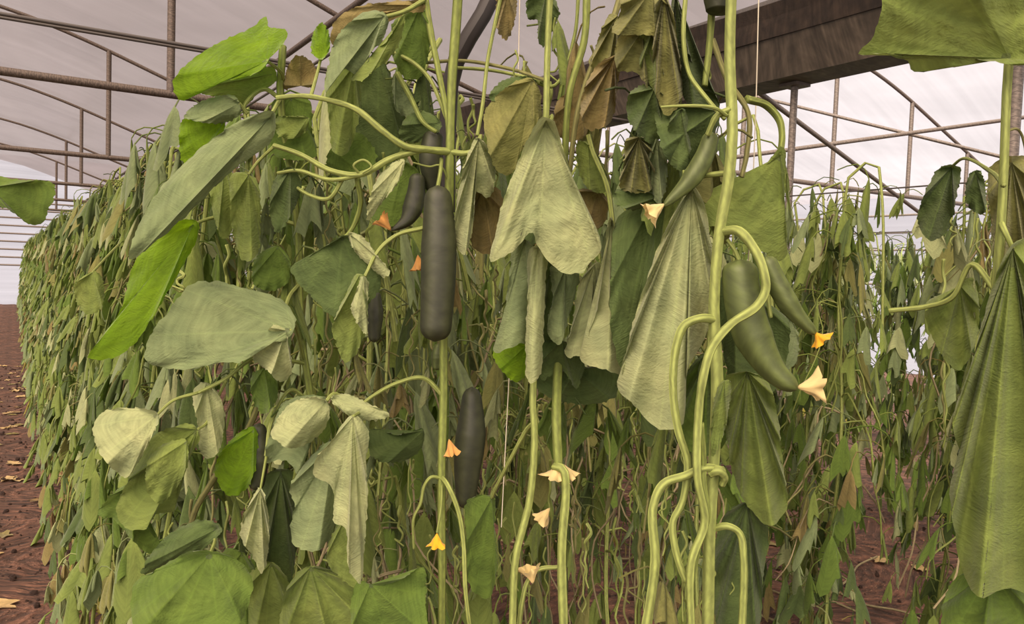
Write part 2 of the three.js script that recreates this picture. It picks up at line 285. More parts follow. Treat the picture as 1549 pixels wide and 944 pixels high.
{
  const aisle = many(6, (i) => makeVine('cucumber_vine', 20 + i, { n: 84, y0: 0.12, foot: -0.2, spread: 0.13, dry: 1.5, low: true, shoots: 6, wide: true, size: 0.86 }));
  plantRow(aisle, many(24, (i) => [0.47, -2.2 - i * 0.26]), 'withered cucumber vine in the dense leafy row along the aisle', 'vines in the row along the aisle');
  const aisleFar = many(5, (i) => makeVine('cucumber_vine', 40 + i, { n: 80, y0: 0.08, foot: -0.2, spread: 0.14, dry: 1.2, low: true, merged: true, size: 1.1 }));
  plantRow(aisleFar, many(48, (i) => [0.47, -8.5 - i * 0.45]), 'small distant cucumber vine in the row along the aisle, towards the end wall', 'distant vines along the aisle');
  const mid = many(6, (i) => makeVine('cucumber_vine', 60 + i, { n: 112, y0: 0.12, foot: 0.05, spread: 0.18, dry: 1.2, low: true, shoots: 22, size: 0.92 }));
  plantRow(mid, many(24, (i) => [2.75 + 0.18 * ((i * 7) % 3), 0.4 - i * 0.26]), 'wilted cucumber vine in the middle row, hung with limp leaves over bare lower stem', 'vines in the middle row');
  const rear = many(4, (i) => makeVine('cucumber_vine', 80 + i, { n: 110, y0: 0.15, foot: 0.05, spread: 0.2, dry: 1.5, merged: true, shoots: 6, size: 1.15 }));
  plantRow(rear, many(36, (i) => [5.2, -0.3 - i * 0.36]), 'wilted cucumber vine in the rear row behind the middle row', 'vines in the rear row');
  plantRow(rear, many(28, (i) => [2.85, -6.1 - i * 0.45]), 'far wilted cucumber vine at the distant end of the middle row', 'far vines of the middle row');
  plantRow(rear, many(30, (i) => [7.6, -0.3 - i * 0.5]), 'wilted cucumber vine in the last row before the side wall', 'vines in the last row');
  const stringy = many(5, (i) => makeVine('cucumber_vine', 100 + i, { n: 62, y0: 0.4, foot: 0.02, spread: 0.16, dry: 0.8, shoots: 22, size: 0.9 }));
  plantRow(stringy, [[0.62, -1.5], [0.78, -1.75], [0.66, -1.95], [0.92, -1.85], [0.8, -2.2], [1.05, -2.15], [0.7, -2.45], [0.95, -2.6], [1.15, -2.5], [0.75, -2.8], [1.0, -3.0], [1.3, -2.8], [1.25, -1.9], [1.5, -2.3], [1.62, -1.95], [1.75, -2.45], [1.85, -1.75], [1.5, -2.75], [1.95, -2.15], [2.05, -2.7]], 'stringy vine of bare dangling shoots behind the long cucumber', 'stringy vines behind the long cucumber');
}

// ------------------------------------------------------------------ hero leaves: margin, petiole joint, distance, folds
let leafSeed = 1;
// margin: [px, py] pairs; anchor [px, py]; d distance; k: {m material, f folds, a fold depth (m), cx convexity (m), tx/ty lean in m per 100 px, bend, pet petiole [[px,py,d]..], w petiole px, back: gap to the rear half}
function leaf(plant, margin, anchor, d, k = {}) {
  const seed = leafSeed++, N = k.n ?? 110, M = k.r ?? 18, ax = anchor[0], ay = anchor[1];
  const cv = new THREE.CatmullRomCurve3(margin.map(([x, y]) => V(x, y, 0)), true, 'centripetal');
  let out = cv.getSpacedPoints(N); out.pop();
  let gx = 0, gy = 0; for (const p of out) { gx += p.x / N; gy += p.y / N; }
  let ux = gx - ax, uy = gy - ay; const ul = Math.hypot(ux, uy) || 1; ux /= ul; uy /= ul;
  let st = 0, best = 1e9; out.forEach((p, i) => { const v = (p.x - ax) * ux + (p.y - ay) * uy + 0.3 * Math.hypot(p.x - ax, p.y - ay); if (v < best) { best = v; st = i; } });
  out = [...out.slice(st), ...out.slice(0, st), out[st]];
  let len = 1, half = 1; for (const p of out) { len = Math.max(len, (p.x - ax) * ux + (p.y - ay) * uy); half = Math.max(half, Math.abs(-(p.x - ax) * uy + (p.y - ay) * ux)); }
  const nf = k.f ?? 3, amp = (k.a ?? 0.008) * 1.25, ph = seed * 1.7, A0 = at(ax, ay, d), sheets = k.back ? [0, 1] : [0], P = [], U = [], U1 = [], I = [];
  for (const sh of sheets) {
    const base = P.length / 3; P.push(0, 0, 0); U.push(0.5, 0); U1.push(0, 0);
    for (let j = 1; j <= M; j++) for (let i = 0; i <= N; i++) {
      const s = j / M, o = out[i]; let jx = 0, jy = 0;
      if (j === M) { jx = 3.4 * N3(i * 0.31, seed, 1) + 2.4 * N3(i * 0.83, seed, 4); jy = 3.4 * N3(i * 0.31, seed, 9) + 2.4 * N3(i * 0.83, seed, 14); if (i === N || i === 0) jx = jy = 0; }
      let px = ax + (o.x - ax) * s + jx, py = ay + (o.y - ay) * s + jy;
      const al = ((px - ax) * ux + (py - ay) * uy) / len, pe = (-(px - ax) * uy + (py - ay) * ux) / half;
      if (sh) { const q = 0.93 + 0.03 * N3(i * 0.2, seed, 30); px = ax + (px - ax) * q; py = ay + (py - ay) * q; }
      const u = i / N, phase = Math.PI * nf * (u * 2 - 1) + (sh ? ph * 1.9 : ph), rid = 1 - 2 * Math.pow(Math.abs(Math.sin(phase * 0.5)), 0.75);
      let w = amp * rid * Math.pow(s, 1.15) + (k.tx ?? 0) * (px - ax) / 100 + (k.ty ?? 0) * (py - ay) / 100 + (k.bend ?? 0) * al * al;
      w += (k.cx ?? 0.012) * (1 - pe * pe) * s * (sh ? -1 : 1) - (k.cx ?? 0.012) * s * 0.5 - (sh ? k.back * Math.sin(Math.min(1, s * 1.2) * 1.57) * (1 - 0.75 * pe * pe) : 0);
      w += (0.006 * N3(px * 0.022, py * 0.022, seed) + 0.0022 * N3(px * 0.07, py * 0.07, seed + 9)) * Math.min(1, s * 2) * (k.cr ?? 1) + 0.014 * s ** 7 * N3(i * 0.13, seed, 50);
      const q = at(px, py, d - w).sub(A0); P.push(q.x, q.y, q.z); U.push(u, s); U1.push(px * d / FPX * 7, py * d / FPX * 7);
    }
    const id = (j, i) => base + (j === 0 ? 0 : 1 + (j - 1) * (N + 1) + i);
    for (let j = 1; j <= M; j++) for (let i = 0; i < N; i++) { if (j === 1) I.push(base, id(1, i), id(1, i + 1)); else I.push(id(j - 1, i), id(j, i), id(j, i + 1), id(j - 1, i), id(j, i + 1), id(j - 1, i + 1)); }
  }
  const g = new THREE.BufferGeometry();
  g.setAttribute('position', new THREE.Float32BufferAttribute(P, 3)); g.setAttribute('uv', new THREE.Float32BufferAttribute(U, 2)); g.setAttribute('uv1', new THREE.Float32BufferAttribute(U1, 2)); g.setIndex(I); g.computeVertexNormals();
  paint(g, [1, 1, 1], k.mottle ?? 0.2, seed, 26);
  const m = mesh('leaf', g, bladeMats[k.m ?? 'mid'], plant); m.position.copy(A0).sub(plant.position);
  if (k.pet) { const w = (k.w ?? 6) / 2; const pts = [at(ax, ay, d), ...k.pet.map(([x, y, e]) => at(x, y, e ?? d))].map((v) => v.sub(A0)); mesh('petiole', sweep(pts, (t) => w * d / FPX * (0.85 + 0.3 * t), pts.length * 6, 6), k.pm ?? stemPale, m); }
  return m;
}
function stem(plant, name, pts, w, mat = stemPale, w1 = w) {
  const P = pts.map((p) => (p.isVector3 ? p.clone() : at(...p)).sub(plant.position)), d = pts.find((p) => !p.isVector3)?.[2] ?? 1, sd = leafSeed++;
  return mesh(name, sweep(P, (t) => lerp(w, w1, t) / 2 * d / FPX * (1 + 0.16 * N3(t * pts.length * 1.6, sd, 2)), P.length * 7, 9, 0.06), mat, plant);
}
function flowerGeo(size, open, seed) {
  const N = 30, M = 7, P = [0, 0, 0], U = [0.5, 0], I = [];
  for (let j = 1; j <= M; j++) for (let i = 0; i <= N; i++) {
    const s = j / M, a = i / N * 6.28318, lobe = 0.72 + 0.28 * Math.cos(5 * a), R = s > 0.45 ? lerp(1, lobe, (s - 0.45) / 0.55) : 1, rr = size * (0.18 * Math.sqrt(s) + open * s * s) * R * (1 + 0.2 * N3(a * 2, s * 3, seed));
    P.push(rr * Math.cos(a), size * s * (1 - open * 0.45 * s) * (0.9 + 0.25 * N3(Math.cos(a) * 2, Math.sin(a) * 2, seed)), rr * Math.sin(a)); U.push(i / N, s);
  }
  const id = (j, i) => j === 0 ? 0 : 1 + (j - 1) * (N + 1) + i;
  for (let j = 1; j <= M; j++) for (let i = 0; i < N; i++) j === 1 ? I.push(0, id(1, i + 1), id(1, i)) : I.push(id(j - 1, i), id(j, i + 1), id(j, i), id(j - 1, i), id(j - 1, i + 1), id(j, i + 1));
  const g = new THREE.BufferGeometry(); g.setAttribute('position', new THREE.Float32BufferAttribute(P, 3)); g.setAttribute('uv', new THREE.Float32BufferAttribute(U, 2)); g.setIndex(I); g.computeVertexNormals();
  return paint(g, [1, 1, 1], 0.2, seed, 60);
}
function flower(parent, origin, a, b, d, open, mat, label) {   // a: base px, b: mouth px
  const A = at(a[0], a[1], d), B = at(b[0], b[1], d), len = A.distanceTo(B), m = mesh('flower', flowerGeo(len, open, leafSeed++), mat, parent);
  m.position.copy(A).sub(origin); m.quaternion.setFromUnitVectors(V(0, 1, 0), B.sub(A).normalize()); if (label) m.userData.label = label; return m;
}
// cucumber: points [px, py, d], widest width in px
function cucumber(plant, pts, w, mat, o = {}) {
  const O = at(...pts[0]), P = pts.map((p) => at(...p).sub(O)), d = pts[0][2], R = w / 2 * d / FPX, neck = o.neck ?? 0.55, tip = o.tip ?? 0.6;
  const prof = (t) => { const e = Math.min(1, Math.sqrt(Math.max(0, 1 - Math.pow(1 - Math.min(1, t / 0.09), 2)))), f = Math.min(1, Math.sqrt(Math.max(0, 1 - Math.pow(1 - Math.min(1, (1 - t) / 0.09), 2)))); return R * Math.max(0.03, e * f * lerp(neck, 1, clamp(t * 2.6, 0, 1)) * lerp(tip, 1, clamp((1 - t) * 2.2, 0, 1))); };
  const m = mesh('cucumber', sweep(P, prof, 44, 20, 0.018), mat, plant); m.position.copy(O).sub(plant.position); m.userData.label = o.label ?? 'dark green cucumber';
  if (o.stalk) { const q = [P[0].clone().lerp(P[1], 0.06), ...o.stalk.map((p) => at(...p).sub(O))]; mesh('stalk', sweep(q, 3.2 * d / FPX, q.length * 6, 6), stemPale, m); }
  if (o.flower) flower(m, O, ...o.flower);
  return m;
}
// small withered leaves and curling tendrils that belong to one vine, scattered over a region of it
function tatters(plant, n, tendrils, [x0, y0, x1, y1], d0, d1, seed, mats) {
  const r = rng(seed);
  for (let i = 0; i < n; i++) {
    const p = at(lerp(x0, x1, r()), lerp(y0, y1, r()), lerp(d0, d1, r())), m = mesh('leaf', leafPool[Math.floor(r() * leafPool.length)], bladeMats[mats[Math.floor(r() * mats.length)]], plant);
    m.position.copy(p).sub(plant.position); m.rotation.set((r() - 0.5) * 0.6, r() * 6.283, (r() - 0.5) * 0.3, 'YXZ'); m.scale.setScalar(0.06 + 0.07 * r());
  }
  for (let i = 0; i < tendrils; i++) {
    const px = lerp(x0, x1, r()), py = lerp(y0, y1, r()), d = lerp(d0, d1, r()), L = 40 + 110 * r(), q = [], cu = r() < 0.4;
    for (let k = 0; k <= 7; k++) q.push([px + 14 * N3(k * 0.6, seed, i) + (cu && k > 4 ? 9 * Math.sin(k * 1.9) : 0), py + L * k / 7 - (cu && k > 5 ? 14 : 0), d + 0.02 * N3(k * 0.5, i, seed)]);
    stem(plant, 'tendril', q, 2.5 + 3.5 * r(), [stemPale, stemPale, stemOlive, stemGreen][Math.floor(r() * 4)], 2.2);
  }
}
const base = (px, py, d) => { const p = at(px, py, d); return V(p.x, 0, p.z); };
const ground = (p, dx = 0, dz = 0) => V(p.x + dx, -0.03, p.z + dz);
const wireTop = (px, d) => { const p = at(px, 0, d); return V(p.x, 2.04, p.z); };
// ------------------------------------------------------------------ vine with the long cucumber (its stem is tied up straight, side shoots reach into the aisle)
{
  const b = base(676, 500, 1.04), A = thing('cucumber_vine', b, 'tall vine carrying a long straight dark cucumber and two forked side shoots', 'vine');
  stem(A, 'stem', [wireTop(694, 1.03), [690, 40, 1.03], [684, 120, 1.03], [681, 228, 1.03], [679, 330, 1.05], [672, 470, 1.06], [671, 600, 1.06], [668, 725, 1.05], [668, 960, 1.06], ground(b)], 15, stemGreen, 9);
  stem(A, 'side_shoot', [[640, -30, 1.06], [652, 50, 1.05], [664, 110, 1.04], [678, 185, 1.03], [681, 226, 1.03]], 10, stemGreen, 9);
  stem(A, 'side_shoot', [[681, 230, 1.03], [650, 227, 1.01], [612, 221, 0.99], [575, 195, 0.98], [540, 166, 0.98], [500, 152, 0.99], [455, 145, 1.0], [418, 148, 1.0]], 11, stemPale, 7);
  stem(A, 'side_shoot', [[640, 226, 1.005], [592, 240, 0.99], [546, 264, 0.99], [500, 258, 1.0], [455, 234, 1.01], [414, 220, 1.02]], 10, stemPale, 7);
  stem(A, 'side_shoot', [[681, 230, 1.03], [705, 232, 1.02], [720, 226, 1.02], [728, 205, 1.03]], 9, stemPale, 7);
  stem(A, 'side_shoot', [[545, 265, 0.99], [500, 272, 1.0], [450, 258, 1.01], [420, 262, 1.02]], 7, stemPale, 5);
  stem(A, 'side_shoot', [[520, 268, 1.0], [498, 300, 1.01], [470, 296, 1.02], [440, 278, 1.03]], 7, stemPale, 5);
  stem(A, 'side_shoot', [[540, 268, 1.0], [545, 310, 1.02], [530, 350, 1.03], [505, 372, 1.02]], 9, stemGreen, 6);
  stem(A, 'side_shoot', [[600, 110, 1.05], [622, 150, 1.05], [640, 185, 1.04], [660, 200, 1.04]], 8, stemGreen, 6);
  stem(A, 'side_shoot', [[585, 75, 1.05], [625, 95, 1.05], [650, 120, 1.05], [676, 180, 1.04]], 6, stemPale, 6);
  stem(A, 'side_shoot', [[668, 724, 1.05], [652, 722, 1.04], [642, 735, 1.04], [636, 762, 1.04], [626, 784, 1.04], [626, 830, 1.05]], 5, stemPale, 4);
  stem(A, 'side_shoot', [[668, 722, 1.05], [678, 735, 1.03], [694, 775, 1.03], [701, 820, 1.03], [704, 890, 1.03], [712, 960, 1.04]], 8, stemPale, 7);
  stem(A, 'side_shoot', [[681, 330, 1.04], [640, 345, 1.0], [600, 356, 0.98], [572, 380, 0.97], [552, 418, 0.96]], 7, stemPale, 5);
  stem(A, 'side_shoot', [[671, 600, 1.06], [640, 572, 1.05], [600, 580, 1.04], [566, 598, 1.03], [540, 618, 1.02]], 7, stemPale, 5);
  stem(A, 'tendril', [[681, 280, 1.04], [665, 250, 1.02], [650, 252, 1.02], [625, 246, 1.02]], 3.5, stemPale, 2.5);
  stem(A, 'tendril', [[545, 264, 0.99], [535, 250, 0.98], [550, 242, 0.98], [562, 252, 0.98], [548, 262, 0.98]], 4, stemPale, 3);
  // fruit
  cucumber(A, [[662, 280, 1.0], [664, 340, 1.0], [663, 430, 1.0], [658, 517, 1.0]], 54, fruitMat, { neck: 0.72, tip: 0.86, stalk: [[666, 262, 1.01], [668, 240, 1.03]], label: 'long straight dark cucumber hanging beside the stem' });
  cucumber(A, [[657, 198, 1.06], [652, 235, 1.06], [656, 292, 1.07]], 36, fruitMat, { neck: 0.8, label: 'short dark cucumber half hidden behind the forked shoot' });
  cucumber(A, [[632, 262, 1.05], [628, 300, 1.05], [616, 332, 1.04], [592, 349, 1.03]], 30, fruitMat, { neck: 0.75, tip: 0.15, flower: [[592, 349], [570, 324], 1.02, 0.3, petalDry, 'withered orange flower'], label: 'small curved cucumber with withered flower' });
  cucumber(A, [[568, 440, 1.06], [567, 480, 1.06], [566, 518, 1.06]], 25, fruitMat, { label: 'small dark cucumber under folded leaf' });
  cucumber(A, [[714, 585, 1.12], [713, 650, 1.12], [708, 700, 1.12], [704, 770, 1.12]], 46, fruitMat, { label: 'dark cucumber in the shade of the lower vine' });
  cucumber(A, [[664, 520, 1.12], [662, 540, 1.12], [660, 560, 1.12]], 20, fruitMat2, { label: 'tiny cucumber' });
  flower(A, b, [632, 385], [636, 415], 1.1, 0.35, petalDry, 'withered yellow flower');
  flower(A, b, [679, 664], [686, 694], 1.03, 0.3, petalDry, 'drooping orange flower bud');
  stem(A, 'flower_stalk', [[669, 725, 1.05], [667, 770, 1.03], [661, 806, 1.02]], 3.5, stemPale, 3);
  flower(A, b, [661, 806], [660, 834], 1.02, 0.42, petalMat, 'small yellow flower');
  tatters(A, 26, 26, [430, 250, 560, 620], 1.06, 1.3, 301, ['mid', 'green', 'ash', 'olive', 'pale']);
  tatters(A, 26, 40, [560, 380, 770, 860], 1.15, 1.5, 302, ['mid', 'olive', 'ash', 'pale', 'dry']);
  tatters(A, 8, 8, [560, 90, 720, 240], 1.08, 1.2, 303, ['green', 'mid', 'deep']);
  // crown leaves
  leaf(A, [[492, 140], [497, 95], [506, 62], [528, 34], [560, 16], [586, 24], [580, 58], [556, 86], [545, 118], [520, 104]], [580, 26], 1.0, { m: 'ash', f: 3, a: 0.012, cx: 0.02, bend: 0.02, pet: [[610, 18, 1.02], [642, 0, 1.05]], w: 7 });
  leaf(A, [[545, 112], [560, 85], [585, 62], [600, 35], [612, 20], [606, 60], [588, 90], [566, 106], [548, 122], [530, 120]], [608, 28], 0.99, { m: 'mid', f: 2, a: 0.008 });
  leaf(A, [[500, 62], [506, 34], [530, 14], [575, 4], [640, 4], [646, 16], [600, 18], [556, 20], [528, 42], [508, 72]], [640, 8], 1.05, { m: 'dry', f: 2, a: 0.006 });
  leaf(A, [[596, 32], [620, 14], [640, 12], [649, 45], [648, 85], [634, 118], [612, 118], [598, 96], [590, 62]], [634, 14], 1.06, { m: 'green', f: 2, a: 0.01, cx: 0.02 });
  leaf(A, [[496, 108], [540, 100], [546, 150], [538, 200], [522, 234], [506, 232], [498, 180]], [536, 98], 1.05, { m: 'mid', f: 4, a: 0.008, cx: 0.02 });
  leaf(A, [[540, 108], [572, 86], [592, 116], [610, 165], [610, 205], [604, 250], [566, 252], [540, 230], [532, 160]], [572, 88], 1.12, { m: 'deep', f: 2, a: 0.01 });  // added leaf: deep green stands in for the shade between the others
  leaf(A, [[596, 112], [616, 128], [632, 158], [624, 178], [602, 170], [594, 140]], [598, 110], 1.08, { m: 'ash', f: 2, a: 0.006 });
  leaf(A, [[604, 206], [614, 178], [636, 168], [662, 178], [668, 192], [650, 208], [626, 216]], [664, 186], 1.05, { m: 'deep', f: 2, a: 0.006 });
  leaf(A, [[414, 152], [438, 148], [468, 152], [472, 195], [478, 236], [442, 242], [414, 232]], [440, 148], 1.06, { m: 'green', f: 3, a: 0.008 });
  leaf(A, [[418, 178], [440, 176], [466, 178], [462, 200], [440, 210], [420, 204]], [466, 178], 1.04, { m: 'mid', f: 2, a: 0.006, cx: 0.015 });
  leaf(A, [[612, 242], [602, 276], [578, 306], [556, 334], [558, 302], [574, 266], [594, 246]], [610, 244], 0.98, { m: 'pale', f: 2, a: 0.006 });
  leaf(A, [[612, 246], [640, 270], [636, 305], [612, 340], [575, 338], [560, 325], [590, 290]], [612, 246], 1.07, { m: 'green', f: 2, a: 0.008 });
  leaf(A, [[500, 225], [540, 200], [570, 235], [560, 258], [520, 262], [495, 250]], [545, 260], 1.1, { m: 'green', f: 2, a: 0.006 });
  leaf(A, [[472, 80], [474, 50], [486, 34], [497, 48], [498, 76], [486, 90]], [485, 90], 1.02, { m: 'lime', f: 1, a: 0.005, pet: [[478, 118, 1.01], [470, 146, 1.0]], w: 5 });
  leaf(A, [[434, 105], [448, 84], [470, 92], [480, 115], [470, 132], [446, 128], [430, 135]], [455, 130], 1.05, { m: 'dry', f: 3, a: 0.01 });
  // centre-left leaves
  leaf(A, [[440, 406], [470, 386], [502, 366], [520, 356], [548, 366], [566, 384], [578, 415], [574, 436], [562, 456], [540, 468], [512, 482], [480, 458]], [518, 358], 0.98, { m: 'deep', f: 2, a: 0.006, cx: 0.015, mottle: 0.35 });
  leaf(A, [[528, 352], [548, 358], [572, 388], [590, 414], [582, 420], [556, 400], [534, 376]], [530, 354], 0.97, { m: 'pale', f: 2, a: 0.005 });
  leaf(A, [[540, 414], [552, 420], [556, 456], [554, 500], [549, 512], [536, 540], [522, 549], [509, 522], [502, 498], [514, 464], [528, 434]], [544, 416], 0.95, { m: 'mid', f: 2, a: 0.016, cx: 0.02 });
  leaf(A, [[548, 418], [556, 424], [556, 460], [554, 506], [540, 488], [531, 468], [540, 438]], [550, 418], 0.94, { m: 'pale', f: 1, a: 0.006, cx: 0.012 });
  // lower front cluster
  leaf(A, [[410, 660], [426, 624], [452, 604], [488, 603], [499, 618], [490, 650], [464, 672], [436, 678], [420, 668]], [494, 606], 0.98, { m: 'pale', f: 2, a: 0.008, cx: 0.02, pet: [[505, 596, 0.99], [540, 618, 1.02]], w: 7 });
  leaf(A, [[402, 700], [412, 645], [430, 610], [460, 598], [494, 604], [470, 640], [455, 690], [452, 722], [438, 700], [420, 696]], [494, 606], 1.02, { m: 'ash', f: 3, a: 0.012 });
  leaf(A, [[500, 602], [524, 596], [556, 610], [590, 628], [566, 636], [530, 630]], [504, 602], 0.97, { m: 'pale', f: 1, a: 0.006, cx: 0.014 });
  leaf(A, [[532, 628], [556, 648], [554, 700], [556, 760], [551, 830], [545, 884], [528, 862], [522, 800], [506, 790], [502, 736], [478, 722], [474, 702], [504, 664]], [534, 630], 0.95, { m: 'pale', f: 3, a: 0.016, cx: 0.025, back: 0.03, pet: [[546, 622, 0.98], [540, 616, 1.02]], w: 6 });
  leaf(A, [[438, 742], [462, 700], [500, 668], [514, 700], [508, 790], [482, 832], [446, 826], [440, 790], [446, 764]], [505, 672], 1.0, { m: 'ash', f: 3, a: 0.014, cx: 0.02 });
  leaf(A, [[520, 790], [540, 800], [546, 870], [540, 890], [510, 870], [495, 850], [502, 810]], [520, 788], 1.0, { m: 'mid', f: 2, a: 0.01 });
  leaf(A, [[430, 900], [462, 858], [500, 862], [546, 884], [560, 960], [430, 965]], [470, 858], 1.02, { m: 'mid', f: 6, a: 0.012 });
  leaf(A, [[540, 882], [575, 886], [608, 876], [640, 858], [644, 910], [640, 970], [540, 970]], [560, 884], 0.98, { m: 'green', f: 3, a: 0.01 });
  leaf(A, [[560, 650], [600, 658], [640, 650], [636, 680], [600, 700], [562, 690]], [640, 652], 1.15, { m: 'deep', f: 2, a: 0.01 });
  leaf(A, [[708, 756], [746, 752], [748, 800], [752, 860], [738, 905], [712, 890], [706, 820]], [744, 753], 1.08, { m: 'green', f: 2, a: 0.01, pet: [[752, 735, 1.06], [775, 690, 1.02], [797, 650, 0.99], [807, 640, 0.97]], w: 6 });
  // pale folded leaf and dark one right of the stem
  leaf(A, [[720, 208], [740, 224], [750, 268], [738, 300], [722, 290], [715, 345], [702, 386], [688, 366], [690, 312], [700, 258], [710, 228]], [724, 210], 1.0, { m: 'pale', f: 6, a: 0.014, cx: 0.02, back: 0.03 });
  leaf(A, [[714, 290], [752, 284], [764, 330], [744, 384], [716, 374]], [730, 286], 1.06, { m: 'dry', f: 4, a: 0.012 });
}
// ------------------------------------------------------------------ vine sprawling into the aisle
{
  const b = base(440, 600, 1.12), E = thing('cucumber_vine', b, 'vine sprawling into the aisle with broad fresh green and ashy leaves', 'vine');
  stem(E, 'stem', [[428, 70, 1.06], [424, 150, 1.05], [440, 260, 1.08], [452, 360, 1.1], [452, 430, 1.1], [460, 540, 1.1], [470, 610, 1.1], [440, 760, 1.12], [430, 960, 1.12], ground(b)], 11, stemGreen, 11);
  stem(E, 'side_shoot', [[452, 430, 1.1], [436, 452, 1.06], [428, 490, 1.04], [432, 520, 1.03]], 6, stemPale, 5);
  stem(E, 'side_shoot', [[462, 550, 1.1], [430, 545, 1.07], [385, 542, 1.05], [340, 574, 1.03], [300, 594, 1.02]], 6, stemPale, 5);
  stem(E, 'side_shoot', [[470, 610, 1.1], [440, 590, 1.08], [410, 640, 1.05], [402, 690, 1.03]], 6, stemPale, 5);
  stem(E, 'side_shoot', [[424, 150, 1.05], [400, 135, 1.04], [370, 160, 1.03], [372, 180, 1.03]], 7, stemPale, 5);
  stem(E, 'side_shoot', [[420, 500, 1.12], [380, 640, 1.12], [320, 730, 1.12], [290, 790, 1.12], [300, 900, 1.12]], 10, stemOlive, 8);
  leaf(E, [[262, 122], [286, 94], [318, 72], [352, 54], [384, 40], [402, 24], [408, 42], [432, 44], [431, 64], [412, 82], [398, 104], [368, 118], [334, 124], [304, 140], [272, 151]], [404, 92], 1.0, { m: 'lime', f: 2, a: 0.01, cx: 0.02, ty: 0.05, tx: 0.02, pet: [[424, 108, 1.03], [428, 120, 1.05]], w: 6 });
  leaf(E, [[278, 176], [300, 156], [330, 145], [356, 146], [364, 170], [340, 186], [300, 184]], [362, 156], 1.02, { m: 'ash', f: 2, a: 0.006, cx: 0.02, pet: [[374, 172, 1.03]], w: 6 });
  leaf(E, [[276, 182], [310, 180], [340, 184], [330, 214], [302, 236], [278, 248]], [338, 186], 1.04, { m: 'lime', f: 2, a: 0.006 });
  leaf(E, [[300, 140], [345, 118], [385, 110], [412, 100], [418, 122], [390, 140], [370, 160], [340, 148]], [412, 112], 1.05, { m: 'mid', f: 2, a: 0.006 });
  leaf(E, [[413, 168], [412, 212], [388, 232], [342, 266], [298, 310], [240, 362], [196, 393], [200, 366], [224, 312], [256, 270], [302, 226], [346, 192], [384, 174]], [408, 178], 0.97, { m: 'ash', f: 2, a: 0.012, cx: 0.022, tx: -0.02, mottle: 0.3, pet: [[418, 160, 1.0], [424, 150, 1.05]], w: 7 });
  leaf(E, [[246, 352], [270, 334], [297, 334], [300, 356], [286, 386], [266, 420], [236, 472], [206, 516], [174, 541], [134, 541], [152, 512], [182, 470], [200, 404], [222, 372]], [292, 340], 1.02, { m: 'lime', f: 1.5, a: 0.01, cx: 0.018, pet: [[320, 330, 1.06], [380, 320, 1.09], [448, 340, 1.1]], w: 6 });
  leaf(E, [[290, 430], [322, 425], [370, 436], [424, 452], [446, 480], [440, 510], [402, 522], [370, 546], [330, 549], [290, 559], [250, 556], [220, 546], [228, 506], [252, 474]], [440, 500], 1.0, { m: 'ash', f: 2, a: 0.008, cx: 0.02, ty: 0.03, mottle: 0.25, pet: [[446, 492, 1.03], [460, 545, 1.1]], w: 6 });
  leaf(E, [[318, 256], [344, 250], [356, 300], [350, 350], [338, 362], [322, 322]], [340, 252], 1.05, { m: 'mid', f: 3, a: 0.008 });
  leaf(E, [[352, 262], [386, 270], [394, 336], [388, 386], [370, 396], [352, 352], [348, 310]], [376, 264], 1.03, { m: 'mid', f: 3, a: 0.01, pet: [[390, 245, 1.04], [414, 222, 1.04]], w: 5 });
  leaf(E, [[418, 266], [440, 252], [456, 280], [442, 322], [420, 352], [408, 322]], [440, 254], 1.02, { m: 'deep', f: 3, a: 0.01 });
  leaf(E, [[386, 392], [420, 372], [438, 392], [436, 426], [410, 440], [384, 430]], [420, 374], 1.06, { m: 'green', f: 2, a: 0.008 });
  leaf(E, [[382, 540], [400, 506], [424, 486], [436, 520], [440, 566], [424, 578], [404, 560]], [432, 500], 1.0, { m: 'pale', f: 5, a: 0.012, cx: 0.02 });
  leaf(E, [[382, 566], [410, 560], [420, 600], [400, 626], [384, 610]], [400, 556], 1.03, { m: 'green', f: 3, a: 0.008 });
  tatters(E, 30, 22, [250, 380, 430, 880], 1.12, 1.45, 304, ['mid', 'green', 'ash', 'pale', 'deep']);
  tatters(E, 8, 6, [330, 230, 440, 420], 1.08, 1.2, 305, ['mid', 'green', 'ash']);
  // fan leaf and the two draped below it
  leaf(E, [[140, 652], [146, 634], [158, 622], [192, 617], [239, 626], [226, 668], [206, 704], [190, 723], [176, 714], [154, 690]], [237, 628], 0.98, { m: 'pale', f: 2, a: 0.006, cx: 0.014, ty: 0.02, pet: [[262, 606, 1.0], [300, 594, 1.02]], w: 5 });
  leaf(E, [[224, 666], [250, 650], [292, 642], [302, 662], [288, 690], [270, 738], [263, 772], [236, 778], [222, 798], [192, 800], [176, 776], [196, 720]], [298, 650], 1.01, { m: 'mid', f: 4, a: 0.014, cx: 0.02, pet: [[312, 640, 1.03], [330, 600, 1.04], [342, 575, 1.03]], w: 5 });
  leaf(E, [[226, 690], [252, 670], [280, 664], [284, 700], [266, 740], [240, 762], [222, 740]], [282, 668], 0.99, { m: 'mid', f: 2, a: 0.008, cx: 0.02 });
  leaf(E, [[148, 778], [176, 742], [200, 732], [206, 760], [224, 800], [246, 830], [226, 838], [190, 806], [172, 786]], [200, 734], 1.05, { m: 'green', f: 3, a: 0.012 });
  leaf(E, [[293, 590], [310, 578], [328, 592], [340, 630], [326, 690], [306, 690], [298, 640]], [312, 580], 1.03, { m: 'pale', f: 3, a: 0.01 });
  leaf(E, [[325, 710], [345, 670], [384, 645], [390, 690], [372, 740], [345, 750]], [384, 650], 1.06, { m: 'lime', f: 2, a: 0.008 });
